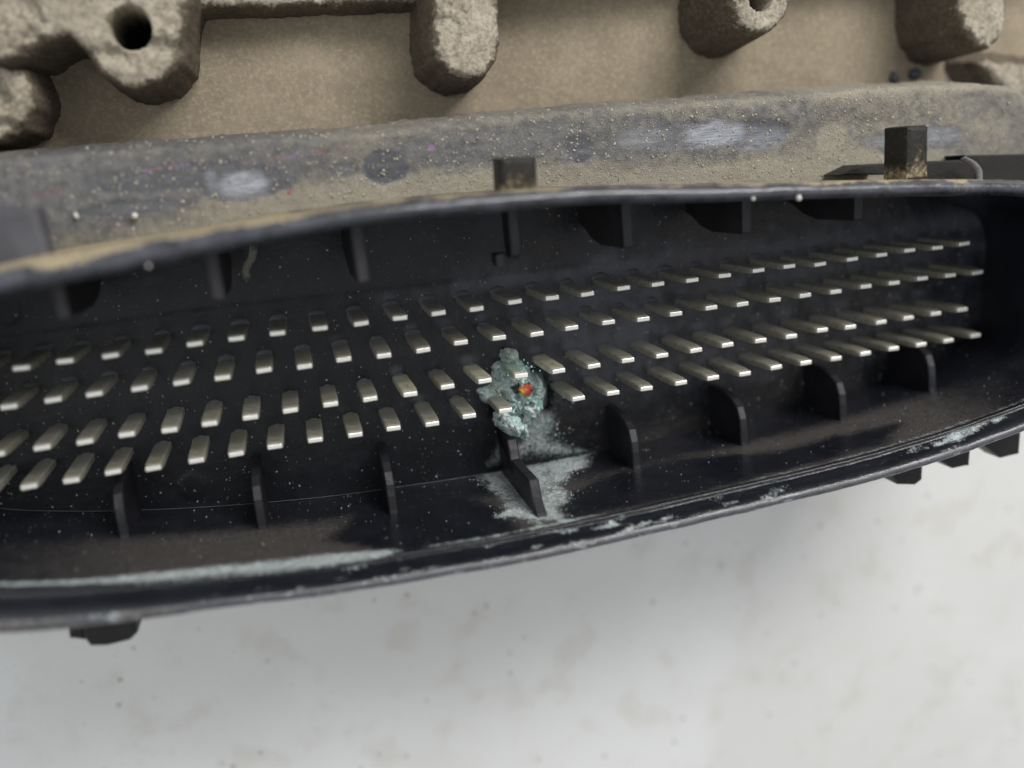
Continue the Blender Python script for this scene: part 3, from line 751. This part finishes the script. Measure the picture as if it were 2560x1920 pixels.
tab('locking_tab', [(c0[0], c0[1]-.4), (c1[0]+.05, c0[1]-.4), (c1[0], c1[1]), (c0[0], c1[1]+.05)], 3.0, 3.6, M_grey, (0, .16, .1), 'grey block tab at the left end of the upper rim')
# dark plates standing in for shaded slots at the right of the upper rim
for (a, b, z1, lab) in (([(2100, 437), (2215, 437), (2215, 408), (2150, 412)], 2.0, 2.0, 'thin dark wedge for a shaded slot left of the right-hand tab'),
                        ([(2290, 450), (2435, 462), (2440, 425), (2425, 399), (2290, 404)], 2.2, 2.2, 'dark plate for a shaded slot right of the right-hand tab'),
                        ([(2440, 450), (2590, 470), (2590, 384), (2410, 388)], 2.0, 2.0, 'dark plate for a shaded slot at the far right end')):
    P = poly(a, b); tab('slot_shade_plate', [tuple(p) for p in P], .9, z1, M_tab, (0, .22, .25), lab, .04)
pp = np.array([at(*p, 2.6) for p in [(2408, 396), (2432, 410), (2447, 432), (2446, 468)]])
V = []; Fc = []
cp = catmull(pp, False, 6)
for i, p in enumerate(cp):
    for a in range(8): V.append((p[0]+.10*math.cos(a*math.pi/4), p[1]+.05*math.sin(a*math.pi/4), p[2]+.08*math.sin(a*math.pi/4)))
Fc = [tuple(int(q) for q in (i*8+a, i*8+(a+1) % 8, (i+1)*8+(a+1) % 8, (i+1)*8+a)) for i in range(len(cp)-1) for a in range(8)]
Fc += [tuple(range(8))[::-1], tuple(range(8*len(cp)-8, 8*len(cp)))]
part('latch_spring', mesh_data('latch_spring', V, Fc, M_clip, True))
# clips below the lower rim
def ptab(px, z1, dz, lab, name='lower_clip', m=(0, .1, .2), bev=.10):
    P = poly(px, z1); tab(name, [tuple(p) for p in P], z1-dz, z1, M_tab, m, lab, bev)
ptab([(205, 1540), (210, 1600), (225, 1618), (270, 1617), (325, 1603), (343, 1585), (340, 1540)], 3.6, 1.0, 'rounded clip below the rim at the left')
ptab([(168, 1560), (172, 1598), (212, 1602), (215, 1560)], 3.2, .7, 'small step beside the left clip')
ptab([(2200, 1150), (2228, 1180), (2248, 1213), (2290, 1214), (2308, 1200), (2310, 1140)], 3.4, .7, 'blunt clip below the rim, leftmost of three at the right')
ptab([(2320, 1120), (2345, 1150), (2385, 1173), (2425, 1165), (2430, 1110)], 3.4, .7, 'angular clip below the rim, middle of three at the right')
ptab([(2440, 1080), (2460, 1115), (2505, 1147), (2550, 1136), (2556, 1070)], 3.4, .7, 'angular clip below the rim, rightmost of three at the right')

# ------------------------------------------------------------------ metal casting behind
ZC = -2.5
def zc(X, Y):
    return ZC+.12*(fbm(X*.35, Y*.35, 3)-.5)+.03*(fbm(X*3, Y*3, 5)-.5)+.02*(fbm(X*12, Y*12, 4)-.5)
sheet('casting_floor', np.arange(-40, 14, .14), np.arange(4.0, 17, .14), zc, M_cast, None, parent=ECU, loc=tuple(-OFF))
V, Fc = block([(-40, 4.35), (14, 4.35), (14, 17), (-40, 17)], TZ, ZC-.3, .1); part('casting_slab', mesh_data('casting_slab', V, Fc, M_cast, False))
def boss(name, outline, zt, label=None, hole=None, res=.055, pale=None, slope=17.0, rad=.26, seed=0, amp=1.0, zb=ZC):
    P = np.asarray(outline); lo = P.min(0)-1.2; hi = P.max(0)+1.2
    def zf(X, Y):
        d = sdf(P, X, Y)+.26*amp*(fbm(X*1.3, Y*1.3, seed, 4)-.5)+.09*(fbm(X*6, Y*6, seed+5, 3)-.5)
        dd = np.clip(d, 0, rad)
        Z = zt-rad+np.sqrt(np.maximum(rad*rad-(rad-dd)**2, 0))
        Z = Z+.22*amp*(fbm(X*.9, Y*.9, seed+2)-.5)+.14*amp*(fbm(X*5, Y*5, seed+7, 4)-.5)-.22*amp*ss(.52, .7, fbm(X*1.7, Y*1.7, seed+8, 4))
        Z = np.where(d < 0, zt-rad+.22*amp*(fbm(X*.9, Y*.9, seed+2)-.5)+d*slope, Z)
        if hole is not None:
            h = np.hypot((X-hole[0][0])/hole[1], (Y-hole[0][1])/hole[2])+.10*(fbm(X*5, Y*5, seed+1)-.5)
            Z = Z-2.4*ss(1.10, .90, h)
        return Z
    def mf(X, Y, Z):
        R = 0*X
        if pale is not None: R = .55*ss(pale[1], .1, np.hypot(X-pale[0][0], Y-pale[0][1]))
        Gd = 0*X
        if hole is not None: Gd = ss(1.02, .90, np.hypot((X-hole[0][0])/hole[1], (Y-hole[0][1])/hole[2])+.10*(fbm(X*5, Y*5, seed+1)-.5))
        dB = sdf(P, X, Y); Bw = ss(-.05, .22, dB+.30*(fbm(X*3, Y*3, seed+31)-.5))*(.45+.35*fbm(X*.8, Y*.8, seed+33))  # paints lit tops paler and leaves the shaded sides dark
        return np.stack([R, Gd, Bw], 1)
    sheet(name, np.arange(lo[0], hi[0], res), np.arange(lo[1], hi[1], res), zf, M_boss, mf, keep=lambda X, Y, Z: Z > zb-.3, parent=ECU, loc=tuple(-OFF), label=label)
zt = .3
O1 = poly([(-420, 200), (-200, 170), (0, 150), (60, 137), (120, 100), (165, 90), (200, 115), (245, 175), (300, 222), (355, 225), (410, 205), (450, 155), (462, 90), (466, 45), (474, -20), (480, -300), (-500, -200)], zt)
h1 = (at(322, 66, zt)[:2], .46, .46)
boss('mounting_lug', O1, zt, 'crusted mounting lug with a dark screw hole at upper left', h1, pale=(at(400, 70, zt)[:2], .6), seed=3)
h1c = h1[0]
OL = poly([(300, -300), (300, 30), (420, 30), (520, 22), (760, 16), (1062, 4), (1180, -50), (1180, -300)], -1.3)
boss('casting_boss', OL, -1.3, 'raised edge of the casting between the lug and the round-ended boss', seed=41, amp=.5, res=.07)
O0 = poly([(-200, 150), (0, 150), (55, 165), (80, 215), (85, 270), (55, 320), (0, 350), (-200, 380)], -.3)
boss('casting_boss', O0, -.3, 'low boss cut by the left edge of the picture', seed=9)
O2 = poly([(1070, -220), (1076, 0), (1080, 90), (1092, 150), (1125, 190), (1165, 203), (1215, 190), (1245, 150), (1256, 110), (1250, 0), (1245, -220)], zt)
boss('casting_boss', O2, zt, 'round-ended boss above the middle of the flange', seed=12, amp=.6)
c3 = at(1905, -8, .4); O3 = np.array([(c3[0]+.95*math.cos(a), c3[1]+1.0*math.sin(a)) for a in np.linspace(0, 2*math.pi, 28, endpoint=False)])
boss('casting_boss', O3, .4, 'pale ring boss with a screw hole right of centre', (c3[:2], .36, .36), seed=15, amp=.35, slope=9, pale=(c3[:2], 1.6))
O4 = poly([(2404, -200), (2402, 20), (2410, 70), (2440, 112), (2480, 126), (2512, 100), (2524, 50), (2524, -200)], zt)
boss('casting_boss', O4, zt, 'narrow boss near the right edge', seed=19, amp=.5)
O5 = poly([(2440, 150), (2480, 140), (2560, 150), (2700, 160), (2700, 330), (2560, 270), (2490, 210)], -1.4)
boss('casting_boss', O5, -1.4, 'low rounded lump at the right edge', seed=23, amp=.6, slope=1.5, rad=.6)
O6 = poly([(1250, -50), (1850, -110), (2420, -120), (2700, -140), (2700, -400), (1200, -400)], -.8)
boss('casting_boss', O6, -.8, 'raised top edge of the casting', seed=29, amp=.6, res=.1)
for q in ((2232, 197), (2283, 186)):
    c = at(*q, ZC); V, Fc = specks([(c[0], c[1], ZC+.05)], [.22]); part('pit_mark', mesh_data('pit_mark', V, Fc, M_rib, True))

# ------------------------------------------------------------------ loose things lying on the unit
def tube(P, r):
    cp = catmull(P, False, 8); V = []
    for p in cp:
        for a in range(6): V.append((p[0]+r*math.cos(a*math.pi/3), p[1]+r*math.sin(a*math.pi/3)*.8, p[2]+r*math.sin(a*math.pi/3)*.6))
    Fc = [tuple(int(q) for q in (i*6+a, i*6+(a+1) % 6, (i+1)*6+(a+1) % 6, (i+1)*6+a)) for i in range(len(cp)-1) for a in range(6)]
    return V, Fc+[tuple(range(6)), tuple(range(6*len(cp)-6, 6*len(cp)))]
V, Fc = tube([at(633, 622, 4.95), at(630, 645, 4.7), at(618, 664, 4.5), at(614, 680, 4.3), at(618, 695, 4.1)], .011)
_obj0('fibre', mesh_data('fibre', V, Fc, M_thread, True), label='thin pale fibre hanging from the upper rim over the dark socket', cat='fibre')
for q, z, r, lab in (((371, 665), 5.05, .042, 'white sand grain stuck to the upper rim at left'), ((190, 540), 1.3, .07, 'smaller pale pebble on the flange near the left tab'),
                     ((337, 540), 1.3, .085, 'largest pale pebble on the flange at left'), ((1997, 495), 5.0, .085, 'cream grain clinging under the upper rim at right'),
                     ((1883, 497), 5.0, .05, 'small white grain under the upper rim, left of the cream one')):
    c = at(*q, z); V, Fc = specks([(0, 0, 0)], [r])
    _obj0('sand_grain', mesh_data('sand_grain', V, Fc, M_grain, True), None, tuple(c), label=lab, cat='grain', group='pale grains stuck to the unit')
